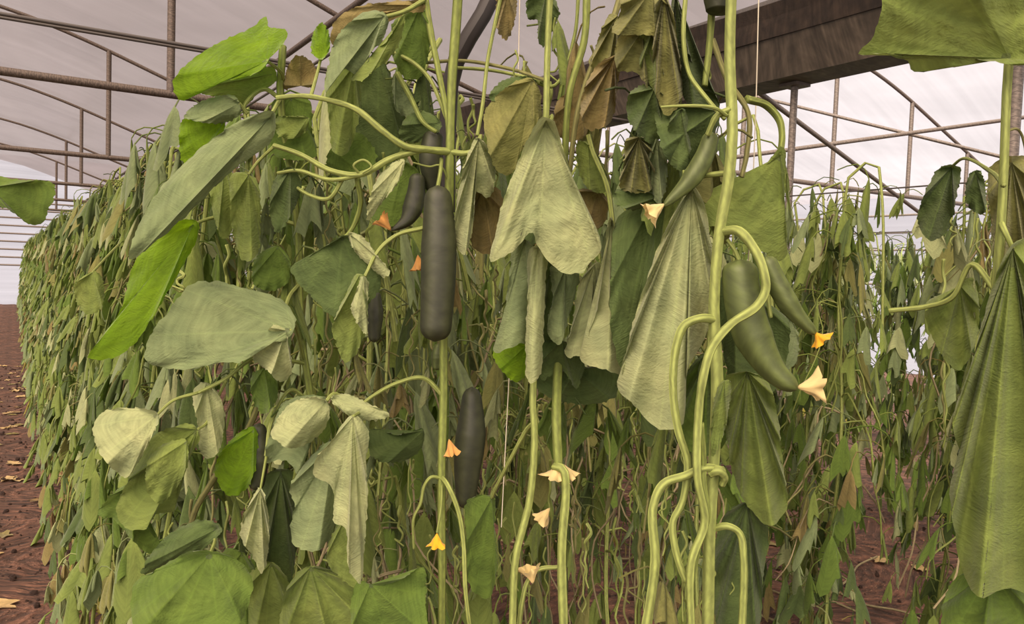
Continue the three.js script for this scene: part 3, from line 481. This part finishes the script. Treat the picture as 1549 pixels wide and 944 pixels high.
  leaf(E, [[198, 905], [206, 880], [240, 860], [288, 834], [330, 836], [364, 850], [382, 878], [376, 915], [356, 950], [320, 975], [214, 972]], [318, 838], 0.93, { m: 'green', f: 3, a: 0.01, cx: 0.02, ty: 0.03, pet: [[325, 815, 0.98], [300, 800, 1.08]], w: 6 });
  leaf(E, [[214, 868], [236, 828], [268, 800], [312, 786], [336, 800], [308, 830], [262, 852]], [328, 800], 0.98, { m: 'deep', f: 2, a: 0.008 });
  leaf(E, [[394, 738], [404, 768], [407, 820], [396, 868], [382, 842], [364, 812], [370, 778]], [394, 740], 1.0, { m: 'pale', f: 5, a: 0.012, cx: 0.02, back: 0.025, pet: [[403, 690, 1.03]], w: 4 });
  leaf(E, [[400, 720], [440, 712], [446, 780], [440, 880], [410, 900], [396, 840]], [425, 714], 1.1, { m: 'deep', f: 5, a: 0.014 });
  leaf(E, [[376, 870], [410, 850], [440, 890], [436, 960], [380, 965]], [410, 852], 1.06, { m: 'mid', f: 4, a: 0.012 });
  leaf(E, [[340, 830], [372, 840], [392, 880], [388, 960], [350, 960]], [366, 836], 1.08, { m: 'green', f: 3, a: 0.01 });
  cucumber(E, [[392, 640, 1.08], [390, 690, 1.08], [388, 742, 1.08]], 34, fruitMat, { label: 'dark cucumber between sprawling leaves' });
  leaf(E, [[112, 436], [136, 412], [150, 414], [158, 440], [150, 470], [128, 474]], [140, 412], 1.6, { m: 'mid', f: 2, a: 0.01, pet: [[165, 385, 1.7], [180, 370, 1.8]], w: 4 });
}
// ------------------------------------------------------------------ vine with the draped two-lobed leaf
{
  const b = base(800, 600, 0.97), B = thing('cucumber_vine', b, 'vine hung with a large pale two lobed leaf and rolled withered leaves', 'vine');
  stem(B, 'stem', [wireTop(834, 0.96), [832, 0, 0.96], [828, 90, 0.96], [826, 184, 0.95], [822, 300, 1.0], [812, 500, 1.0], [806, 610, 0.97], [809, 660, 0.97], [801, 760, 0.97], [781, 840, 0.97], [775, 960, 0.98], ground(b)], 10, stemPale, 15);
  stem(B, 'side_shoot', [[888, -20, 0.98], [884, 60, 0.98], [862, 140, 0.98], [855, 250, 1.0], [862, 400, 1.02]], 12, stemGreen, 9);
  stem(B, 'side_shoot', [[944, -20, 0.98], [920, 50, 0.97], [892, 110, 0.97], [872, 180, 0.98], [862, 260, 0.99]], 11, stemOlive, 8);
  stem(B, 'side_shoot', [[876, -20, 1.02], [868, 60, 1.02], [838, 130, 1.01], [800, 120, 1.0]], 6, stemGreen, 5);
  stem(B, 'side_shoot', [[640, 95, 1.1], [700, 92, 1.08], [770, 104, 1.04], [826, 122, 0.98]], 5, stemOlive, 5);
  stem(B, 'side_shoot', [[680, 102, 1.1], [740, 106, 1.08], [800, 118, 1.04], [828, 126, 0.98]], 5, stemPale, 5);
  stem(B, 'side_shoot', [[760, -15, 1.05], [748, 40, 1.05], [738, 90, 1.05], [730, 160, 1.04], [722, 205, 1.03]], 6, stemPale, 6);
  stem(B, 'side_shoot', [[890, 205, 1.0], [897, 230, 0.99], [918, 280, 0.98], [926, 330, 0.97], [928, 350, 0.97]], 8, stemPale, 8);
  stem(B, 'side_shoot', [[848, 470, 1.05], [844, 560, 1.03], [842, 640, 0.99], [845, 706, 0.98]], 15, stemGreen, 14);
  stem(B, 'side_shoot', [[838, 706, 0.98], [852, 710, 0.97], [856, 740, 0.97], [850, 830, 0.97], [853, 960, 0.98]], 13, stemPale, 15);
  stem(B, 'side_shoot', [[845, 858, 1.0], [815, 862, 1.0], [798, 880, 0.99], [790, 910, 0.99], [784, 960, 1.0]], 7, stemPale, 8);
  leaf(B, [[820, 178], [838, 184], [852, 225], [864, 262], [882, 306], [906, 354], [909, 378], [892, 398], [880, 414], [850, 411], [830, 396], [816, 376], [804, 352], [778, 378], [741, 396], [748, 360], [756, 320], [776, 264], [797, 214]], [826, 182], 0.9, { m: 'pale', f: 3, a: 0.016, cx: 0.035, back: 0.05, cr: 1.8, mottle: 0.12 });
  leaf(B, [[734, 168], [766, 132], [802, 118], [818, 142], [812, 188], [792, 222], [772, 264], [752, 258], [736, 214]], [806, 122], 0.98, { m: 'olive', f: 3, a: 0.01, cx: 0.02 });
  leaf(B, [[740, 146], [760, 122], [800, 116], [812, 124], [780, 134], [752, 156]], [808, 120], 1.0, { m: 'deep', f: 2, a: 0.006 });
  leaf(B, [[780, 362], [803, 368], [802, 440], [799, 514], [776, 524], [747, 533], [760, 488], [770, 420]], [794, 362], 0.96, { m: 'ash', f: 1, a: 0.006, cx: 0.035, back: 0.04 });
  leaf(B, [[803, 374], [826, 380], [825, 430], [821, 520], [816, 570], [800, 580], [795, 540], [798, 450]], [814, 374], 0.94, { m: 'pale', f: 1, a: 0.004, cx: 0.03, back: 0.03 });
  leaf(B, [[746, 532], [795, 520], [800, 560], [782, 578], [760, 562]], [795, 524], 1.0, { m: 'lime', f: 2, a: 0.006 });
  leaf(B, [[834, 404], [876, 414], [872, 440], [860, 480], [846, 522], [828, 502], [836, 450]], [856, 404], 0.98, { m: 'ash', f: 3, a: 0.01, cx: 0.02 });
  leaf(B, [[878, 424], [906, 396], [904, 456], [892, 500], [886, 534], [856, 538], [866, 490]], [900, 400], 0.97, { m: 'pale', f: 4, a: 0.014, cx: 0.02 });
  leaf(B, [[824, 380], [850, 412], [848, 470], [834, 530], [818, 520], [822, 430]], [836, 392], 1.04, { m: 'deep', f: 3, a: 0.01 });
  leaf(B, [[922, 328], [930, 345], [920, 420], [927, 500], [944, 566], [918, 560], [878, 544], [900, 480], [912, 416]], [926, 330], 0.93, { m: 'pale', f: 4, a: 0.014, cx: 0.022, back: 0.03 });
  leaf(B, [[815, 520], [850, 515], [885, 540], [880, 570], [872, 588], [850, 560], [820, 575]], [850, 516], 1.02, { m: 'deep', f: 3, a: 0.012 });
  leaf(B, [[800, 575], [850, 560], [935, 560], [930, 600], [880, 612], [830, 600]], [870, 560], 1.06, { m: 'deep', f: 4, a: 0.012 });
  leaf(B, [[874, 214], [896, 224], [922, 284], [902, 292], [880, 272]], [890, 214], 1.0, { m: 'mid', f: 2, a: 0.008 });
  leaf(B, [[868, 292], [900, 286], [918, 300], [912, 340], [890, 345], [874, 320]], [905, 290], 1.02, { m: 'dry', f: 3, a: 0.012 });
  leaf(B, [[845, 150], [880, 140], [905, 160], [890, 200], [860, 215], [840, 195]], [880, 142], 1.06, { m: 'dry', f: 3, a: 0.01 });
  tatters(B, 26, 34, [760, 540, 990, 880], 1.1, 1.6, 306, ['deep', 'green', 'mid', 'olive']);
  tatters(B, 8, 14, [740, 20, 920, 200], 1.0, 1.15, 307, ['olive', 'dry', 'mid']);
  flower(B, b, [846, 700], [838, 736], 0.98, 0.6, petalPale, 'bleached dry flower');
  flower(B, b, [852, 702], [868, 730], 0.98, 0.35, petalPale, 'bleached dry flower');
  flower(B, b, [832, 768], [812, 794], 1.0, 0.3, petalPale, 'bleached dry flower');
  flower(B, b, [806, 884], [800, 850], 0.98, 0.4, petalPale, 'bleached dry flower');
  leaf(B, [[756, -10], [778, -10], [780, 25], [766, 60], [754, 50], [750, 20]], [768, -10], 1.05, { m: 'dry', f: 3, a: 0.01 });
  leaf(B, [[800, -10], [832, -10], [846, 20], [838, 40], [822, 72], [814, 60], [812, 30], [800, 30]], [826, -10], 1.02, { m: 'deep', f: 3, a: 0.01 });
}
// ------------------------------------------------------------------ vine with the thick stem, the pleated leaf and two flowering cucumbers
{
  const b = base(1078, 700, 0.8), D = thing('cucumber_vine', b, 'thick stemmed vine with a long pleated leaf and two flowering young cucumbers', 'vine');
  stem(D, 'stem', [wireTop(1107, 0.8), [1106, 0, 0.8], [1104, 100, 0.8], [1108, 200, 0.79], [1101, 280, 0.79], [1089, 345, 0.79], [1080, 470, 0.79], [1085, 570, 0.79], [1080, 700, 0.79], [1073, 820, 0.79], [1070, 960, 0.8], ground(b)], 17, stemPale, 22);
  stem(D, 'side_shoot', [[1078, -20, 0.86], [1074, 60, 0.86], [1066, 130, 0.85]], 12, stemGreen, 10);
  stem(D, 'side_shoot', [[1078, 60, 0.86], [1100, 120, 0.85], [1132, 172, 0.84], [1130, 230, 0.84], [1122, 268, 0.84]], 9, stemOlive, 8);
  stem(D, 'side_shoot', [[1094, 350, 0.79], [1118, 350, 0.77], [1142, 378, 0.76], [1156, 412, 0.75], [1158, 440, 0.75], [1144, 464, 0.75], [1106, 490, 0.75], [1078, 524, 0.75], [1064, 570, 0.75], [1056, 640, 0.76], [1055, 720, 0.76], [1066, 790, 0.77], [1046, 850, 0.77], [1046, 960, 0.78]], 14, stemPale, 12);
  stem(D, 'side_shoot', [[1083, 484, 0.79], [1058, 482, 0.78], [1036, 492, 0.78], [1024, 520, 0.78], [1018, 585, 0.78], [1026, 650, 0.78], [1040, 700, 0.78], [1032, 760, 0.78], [1018, 790, 0.78], [1024, 840, 0.78], [1038, 880, 0.78]], 13, stemPale, 10);
  stem(D, 'side_shoot', [[1094, 712, 0.78], [1066, 708, 0.77], [1036, 720, 0.77], [1004, 732, 0.77], [988, 768, 0.77], [991, 850, 0.77], [976, 960, 0.78]], 12, stemPale, 15);
  stem(D, 'side_shoot', [[1080, 800, 0.79], [1100, 796, 0.78], [1118, 806, 0.78], [1125, 850, 0.78], [1122, 960, 0.79]], 10, stemPale, 12);
  stem(D, 'side_shoot', [[1060, 640, 0.76], [1064, 700, 0.77], [1064, 730, 0.77], [1070, 780, 0.77], [1058, 820, 0.78], [1046, 880, 0.78]], 11, stemGreen, 10);
  stem(D, 'side_shoot', [[1104, 165, 0.79], [1085, 175, 0.79], [1070, 205, 0.8]], 9, stemPale, 8);
  stem(D, 'tendril', [[1100, 175, 0.79], [1080, 163, 0.78], [1040, 160, 0.78], [1000, 162, 0.79]], 6, stemPale, 4);
  stem(D, 'side_shoot', [[1142, 380, 0.76], [1150, 400, 0.76], [1158, 430, 0.77], [1166, 480, 0.78]], 8, stemPale, 6);
  stem(D, 'node_knot', [[1074, 716, 0.775], [1086, 712, 0.77], [1096, 722, 0.775], [1092, 734, 0.78]], 15, stemPale, 10);
  cucumber(D, [[1118, 392, 0.79], [1122, 440, 0.79], [1138, 505, 0.79], [1170, 560, 0.785], [1206, 590, 0.78]], 58, fruitMat2, { neck: 0.9, tip: 0.4, flower: [[1204, 586], [1254, 583], 0.78, 0.42, petalPale, 'cream and yellow flower'], stalk: [[1112, 380, 0.79], [1100, 362, 0.79]], label: 'fat curved young cucumber ending in a cream flower' });
  cucumber(D, [[1158, 388, 0.78], [1176, 430, 0.78], [1200, 470, 0.78], [1234, 506, 0.78]], 32, fruitMat2, { neck: 0.8, tip: 0.4, flower: [[1232, 502], [1250, 524], 0.78, 0.55, petalMat, 'bright orange yellow flower'], label: 'slim curved young cucumber ending in an orange flower' });
  cucumber(D, [[1078, 200, 0.81], [1064, 240, 0.81], [1042, 275, 0.81], [1004, 312, 0.81]], 30, fruitMat2, { neck: 0.8, tip: 0.3, flower: [[1006, 308], [972, 330], 0.81, 0.4, petalPale, 'withered peach flower'], label: 'slim bent cucumber ending in a withered peach flower' });
  cucumber(D, [[1088, -24, 0.84], [1089, 0, 0.84], [1088, 20, 0.84]], 48, fruitMat, { neck: 1, tip: 0.8, label: 'blunt end of a dark cucumber' });
  leaf(D, [[1044, 278], [1062, 300], [1077, 380], [1082, 470], [1062, 520], [1040, 560], [1030, 645], [994, 648], [962, 616], [934, 586], [945, 540], [960, 480], [985, 402], [1010, 340], [1030, 302]], [1046, 282], 0.83, { m: 'pale', f: 9, a: 0.012, cx: 0.03, back: 0.03, mottle: 0.14, pet: [[1060, 268, 0.82], [1098, 262, 0.8]], w: 8 });
  leaf(D, [[934, 330], [962, 310], [992, 298], [1014, 330], [988, 420], [964, 500], [944, 562], [926, 510], [924, 420]], [990, 302], 0.9, { m: 'deep', f: 2, a: 0.01, cx: 0.02, mottle: 0.12 });
  leaf(D, [[1050, 300], [1088, 292], [1114, 276], [1150, 256], [1184, 222], [1187, 300], [1185, 394], [1150, 380], [1110, 348], [1090, 344], [1070, 340]], [1180, 236], 0.86, { m: 'mid', f: 2, a: 0.008, cx: 0.02, mottle: 0.12, pet: [[1183, 205, 0.87], [1178, 180, 0.88], [1160, 160, 0.88], [1130, 150, 0.86]], w: 12, pm: stemGreen });
  leaf(D, [[1096, 574], [1130, 562], [1162, 580], [1178, 640], [1184, 700], [1190, 768], [1166, 796], [1140, 776], [1118, 744], [1102, 680]], [1130, 562], 0.88, { m: 'mid', f: 8, a: 0.014, cx: 0.025, back: 0.03 });
  leaf(D, [[1090, 790], [1130, 760], [1160, 790], [1155, 870], [1140, 970], [1094, 970]], [1130, 760], 0.9, { m: 'deep', f: 6, a: 0.014 });
  leaf(D, [[1090, 420], [1118, 415], [1150, 470], [1190, 480], [1186, 560], [1160, 600], [1110, 580], [1092, 520]], [1110, 418], 0.92, { m: 'deep', f: 3, a: 0.014 });
  leaf(D, [[1180, 470], [1206, 500], [1204, 548], [1188, 560], [1180, 520]], [1186, 470], 0.95, { m: 'ash', f: 2, a: 0.006 });
  leaf(D, [[1040, 560], [1080, 530], [1086, 640], [1070, 690], [1040, 680], [1026, 640]], [1070, 534], 0.9, { m: 'green', f: 5, a: 0.012 });
  leaf(D, [[1090, 580], [1104, 575], [1102, 620], [1092, 665], [1078, 690], [1078, 620]], [1096, 576], 0.77, { m: 'mid', f: 2, a: 0.008 });
  // withered tatters in the crown
  tatters(D, 10, 12, [930, 60, 1080, 270], 0.86, 0.98, 308, ['olive', 'deep', 'mid', 'dry']);
  tatters(D, 12, 18, [1000, 560, 1170, 900], 0.9, 1.1, 309, ['deep', 'green', 'mid', 'olive']);
  leaf(D, [[944, -16], [1002, -16], [1004, 48], [966, 53], [926, 48], [938, 18]], [985, -14], 0.84, { m: 'olive', f: 5, a: 0.012, cx: 0.03, back: 0.03 });
  leaf(D, [[938, 54], [986, 50], [992, 108], [988, 142], [962, 110], [934, 106]], [972, 46], 0.86, { m: 'olive', f: 5, a: 0.012, cx: 0.025 });
  leaf(D, [[996, -12], [1014, 8], [1026, 70], [1030, 150], [1008, 176], [992, 140], [988, 60]], [1004, -10], 0.83, { m: 'olive', f: 6, a: 0.014, cx: 0.025, back: 0.03 });
  leaf(D, [[1018, -12], [1030, 20], [1046, 92], [1078, 136], [1088, 164], [1052, 166], [1030, 140], [1018, 70]], [1022, -10], 0.86, { m: 'deep', f: 6, a: 0.016, cx: 0.025, back: 0.03 });
  leaf(D, [[970, 52], [1000, 40], [1004, 100], [1000, 150], [984, 130], [968, 100]], [990, 40], 0.85, { m: 'mid', f: 5, a: 0.012, cx: 0.02 });
  leaf(D, [[904, 60], [926, 20], [944, 40], [930, 90], [912, 130], [896, 110]], [934, 24], 0.93, { m: 'olive', f: 5, a: 0.012 });
  stem(D, 'side_shoot', [[1038, -20, 0.84], [1034, 60, 0.83], [1042, 110, 0.83], [1070, 150, 0.81], [1096, 180, 0.79]], 8, stemPale, 6);
  leaf(D, [[952, 142], [976, 128], [1008, 150], [1004, 200], [986, 218], [956, 192], [948, 170]], [990, 134], 0.85, { m: 'deep', f: 4, a: 0.012, cx: 0.02 });
  leaf(D, [[992, 160], [1040, 158], [1088, 164], [1082, 200], [1052, 242], [1030, 258], [1008, 240], [996, 204]], [1084, 168], 0.83, { m: 'deep', f: 3, a: 0.012, cx: 0.02 });
  leaf(D, [[1016, 176], [1034, 164], [1044, 200], [1040, 250], [1028, 258], [1010, 240]], [1030, 166], 0.82, { m: 'deep', f: 2, a: 0.01, cx: 0.016 });
  leaf(D, [[906, 96], [936, 84], [934, 130], [922, 186], [888, 196], [878, 160], [890, 120]], [930, 86], 0.9, { m: 'dry', f: 6, a: 0.014, cx: 0.025 });
  leaf(D, [[948, 210], [980, 212], [986, 286], [962, 292], [938, 284], [944, 244]], [966, 208], 0.86, { m: 'olive', f: 8, a: 0.014, cx: 0.02 });
  leaf(D, [[985, 210], [1004, 220], [1008, 280], [996, 310], [984, 280]], [994, 210], 0.86, { m: 'ash', f: 3, a: 0.01 });
  leaf(D, [[930, 290], [960, 284], [1000, 290], [1000, 310], [960, 318], [930, 308]], [1000, 296], 0.87, { m: 'deep', f: 3, a: 0.01 });
}
// ------------------------------------------------------------------ vine with the big serrated leaf at its top
{
  const b = base(1515, 500, 0.72), F = thing('cucumber_vine', b, 'vine topped by a broad fresh serrated leaf, long dark leaf draped below', 'vine');
  stem(F, 'stem', [[1526, 92, 0.7], [1522, 150, 0.7], [1519, 240, 0.7], [1514, 340, 0.71], [1506, 440, 0.72], [1500, 560, 0.74], [1510, 760, 0.75], [1515, 960, 0.75], ground(b)], 13, stemPale, 13);
  stem(F, 'side_shoot', [[1506, 440, 0.72], [1470, 400, 0.74], [1440, 450, 0.76], [1400, 464, 0.78], [1345, 470, 0.8]], 9, stemPale, 8);
  stem(F, 'tendril', [[1519, 200, 0.7], [1540, 196, 0.71], [1550, 220, 0.72], [1552, 260, 0.72]], 4, stemOlive, 4);
  leaf(F, [[1298, 82], [1316, 62], [1330, 30], [1342, -16], [1420, -40], [1570, -40], [1575, 90], [1525, 98], [1500, 92], [1466, 92], [1444, 102], [1424, 98], [1408, 106], [1380, 109], [1374, 92], [1356, 88], [1338, 80]], [1526, 88], 0.68, { m: 'mid', f: 3, a: 0.008, cx: 0.02, ty: -0.03, cr: 1.3, n: 110, mottle: 0.14 });
  leaf(F, [[1530, 372], [1570, 360], [1580, 600], [1575, 900], [1520, 890], [1486, 905], [1458, 872], [1444, 800], [1436, 740], [1452, 690], [1440, 640], [1458, 585], [1478, 520], [1496, 450]], [1532, 376], 0.7, { m: 'mid', f: 9, a: 0.02, cx: 0.03, back: 0.04, pet: [[1520, 350, 0.7], [1514, 336, 0.71]], w: 9 });
  leaf(F, [[1424, 252], [1452, 254], [1446, 300], [1436, 346], [1408, 364], [1388, 336], [1400, 290]], [1440, 252], 1.0, { m: 'deep', f: 4, a: 0.014, cx: 0.02, pet: [[1456, 240, 0.95], [1500, 260, 0.8], [1518, 280, 0.7]], w: 5 });
  leaf(F, [[1468, 262], [1482, 258], [1492, 310], [1488, 324], [1470, 318], [1460, 300]], [1476, 260], 0.98, { m: 'deep', f: 3, a: 0.01 });
  leaf(F, [[1500, 250], [1560, 240], [1565, 380], [1540, 470], [1512, 440], [1500, 340]], [1530, 246], 0.86, { m: 'olive', f: 7, a: 0.016 });
  leaf(F, [[1400, 460], [1440, 440], [1470, 420], [1480, 500], [1450, 560], [1420, 530]], [1452, 432], 0.95, { m: 'mid', f: 5, a: 0.014 });
  tatters(F, 10, 14, [1400, 300, 1549, 620], 0.95, 1.2, 310, ['olive', 'mid', 'ash', 'pale']);
  leaf(F, [[1440, 880], [1490, 860], [1560, 880], [1570, 970], [1430, 970]], [1500, 862], 0.74, { m: 'green', f: 4, a: 0.012 });
}
// single leaf of a vine across the aisle
{
  const b = base(-70, 420, 1.8), G = thing('cucumber_vine', b, 'vine across the aisle reaching out one broad leaf beneath the trusses', 'vine');
  stem(G, 'stem', [[-70, 200, 1.8], [-72, 300, 1.8], [-66, 420, 1.8], [-70, 900, 1.8], ground(b)], 8, stemGreen, 10);
  leaf(G, [[-20, 268], [30, 272], [80, 277], [83, 298], [74, 314], [66, 336], [46, 340], [18, 320], [-20, 300]], [-14, 284], 1.8, { m: 'green', f: 2, a: 0.02, cx: 0.03, pet: [[-40, 280, 1.8], [-70, 300, 1.8]], w: 5 });
}
// ------------------------------------------------------------------ strings, hose, litter
function string(px, d, y1, label) { const p = at(px, 0, d), t = mesh('trellis_string', sweep([V(0, 2.02, 0), V(0.004, (y1 + 2.02) / 2, 0.003), V(0, y1, 0)], 0.0007, 10, 5), twineMat, scene); t.position.set(p.x, 0, p.z); tag(t, label, 'string'); }
string(786, 1.05, 1.3, 'pale string between the forked vine and the two lobed leaf');
string(1146, 0.9, 1.5, 'pale string hanging in front of the dark gutter');
{
  const P = [[800, -330, 1.62], [776, -120, 1.36], [742, 0, 1.3], [722, 36, 1.3], [700, 72, 1.31], [684, 110, 1.33], [678, 180, 1.36], [676, 320, 1.4]], o = at(...P[0]);
  const m = mesh('hose', sweep([V(0.98, 2.98, -2.0).sub(o), ...P.map((p) => at(...p).sub(o))], 0.0145, 40, 12), rubber, scene); m.position.copy(o); tag(m, 'thick black hose curving up behind the long cucumber vine', 'hose');
}
const litterPool = many(6, (i) => {
  const N = 20, M = 4, P = [0, 0.01, 0], U = [0.5, 0], U1 = [0, 0], I = [], sd = i * 9.7 + 3;
  for (let j = 1; j <= M; j++) for (let a = 0; a <= N; a++) { const s = j / M, f = a / N * 6.283, R = 0.7 + 0.2 * Math.cos(5 * f) + 0.35 * N3(Math.cos(f) * 1.4, Math.sin(f) * 1.4, sd); P.push(R * s * Math.cos(f), 0.16 * s * (N3(Math.cos(f) * 2, Math.sin(f) * 2, sd + 5) + 0.5 * s), R * s * Math.sin(f) * 0.7); U.push(a / N, s); U1.push(R * s * Math.cos(f), R * s * Math.sin(f)); }
  const id = (j, a) => j === 0 ? 0 : 1 + (j - 1) * (N + 1) + a;
  for (let j = 1; j <= M; j++) for (let a = 0; a < N; a++) j === 1 ? I.push(0, id(1, a + 1), id(1, a)) : I.push(id(j - 1, a), id(j, a + 1), id(j, a), id(j - 1, a), id(j - 1, a + 1), id(j, a + 1));
  const g = new THREE.BufferGeometry(); g.setAttribute('position', new THREE.Float32BufferAttribute(P, 3)); g.setAttribute('uv', new THREE.Float32BufferAttribute(U, 2)); g.setAttribute('uv1', new THREE.Float32BufferAttribute(U1, 2)); g.setIndex(I); g.computeVertexNormals(); return paint(g, [1, 1, 1], 0.3, sd, 4);
});
const floorY = (x, z) => 0.05 * fbm(x * 1.3, z * 1.3, 2) + 0.03 * fbm(x * 6, z * 6, 5) - 0.02;
function litter(n, x0, x1, z0, z1, s0, s1, label, group, seed) {
  const r = rng(seed);
  for (let i = 0; i < n; i++) { const x = lerp(x0, x1, r()), z = lerp(z0, z1, r() ** 0.8), m = mesh('fallen_leaf', litterPool[Math.floor(r() * 6)], bladeMats[['tan', 'tan', 'dry', 'brown'][Math.floor(r() * 4)]], scene); m.position.set(x, floorY(x, z) + 0.006, z); m.rotation.y = r() * 6.283; m.scale.setScalar(lerp(s0, s1, r())); tag(m, label, 'leaf', group); }
}
litter(120, -0.6, 0.26, -3.3, -14, 0.02, 0.1, 'dry tan leaf lying on the red soil of the aisle', 'fallen leaves in the aisle', 5);
litter(60, 3.2, 5.4, -1.5, -7, 0.03, 0.1, 'dry tan leaf lying on the soil behind the middle row', 'fallen leaves behind the middle row', 9);
litter(30, 1.2, 2.9, -2, -7, 0.03, 0.1, 'dry tan leaf lying on the soil before the middle row', 'fallen leaves before the middle row', 11);
{
  const r = rng(21);
  for (let i = 0; i < 16; i++) { const x = lerp(2.6, 5.0, r()), z = lerp(-1.5, -5, r()), a = r() * 3.14, L = 0.3 + r() * 0.5, m = mesh('dry_twig', sweep([V(-L / 2, 0.01, 0), V(-L / 6, 0.03, 0.02), V(L / 5, 0.015, -0.02), V(L / 2, 0.02, 0.02)], 0.006, 12, 5), stemDry, scene); m.position.set(x, floorY(x, z), z); m.rotation.y = a; tag(m, 'dry stem piece lying on the soil under the middle row', 'twig', 'dry stems on the soil'); }
  const clod = new THREE.IcosahedronGeometry(1, 0), n = 2600, im = new THREE.InstancedMesh(clod, soil, n), M4 = new THREE.Matrix4(), Q = new THREE.Quaternion();
  for (let i = 0; i < n; i++) { const left = i < 1600, x = left ? lerp(-0.8, 0.35, r()) : lerp(1, 5.4, r()), z = left ? lerp(-3, -14, r()) : lerp(-1, -7, r()), s = 0.004 + 0.016 * r() ** 3; Q.setFromEuler(new THREE.Euler(r() * 6, r() * 6, r() * 6)); M4.compose(V(x, floorY(x, z) + s * 0.3, z), Q, V(s * 1.3, s * 0.8, s)); im.setMatrixAt(i, M4); }
  im.name = 'soil_crumbs'; im.castShadow = im.receiveShadow = true; scene.add(tag(im, 'loose red soil crumbs scattered over the floor', 'soil', undefined, 'stuff'));
}
renderer.render(scene, camera);
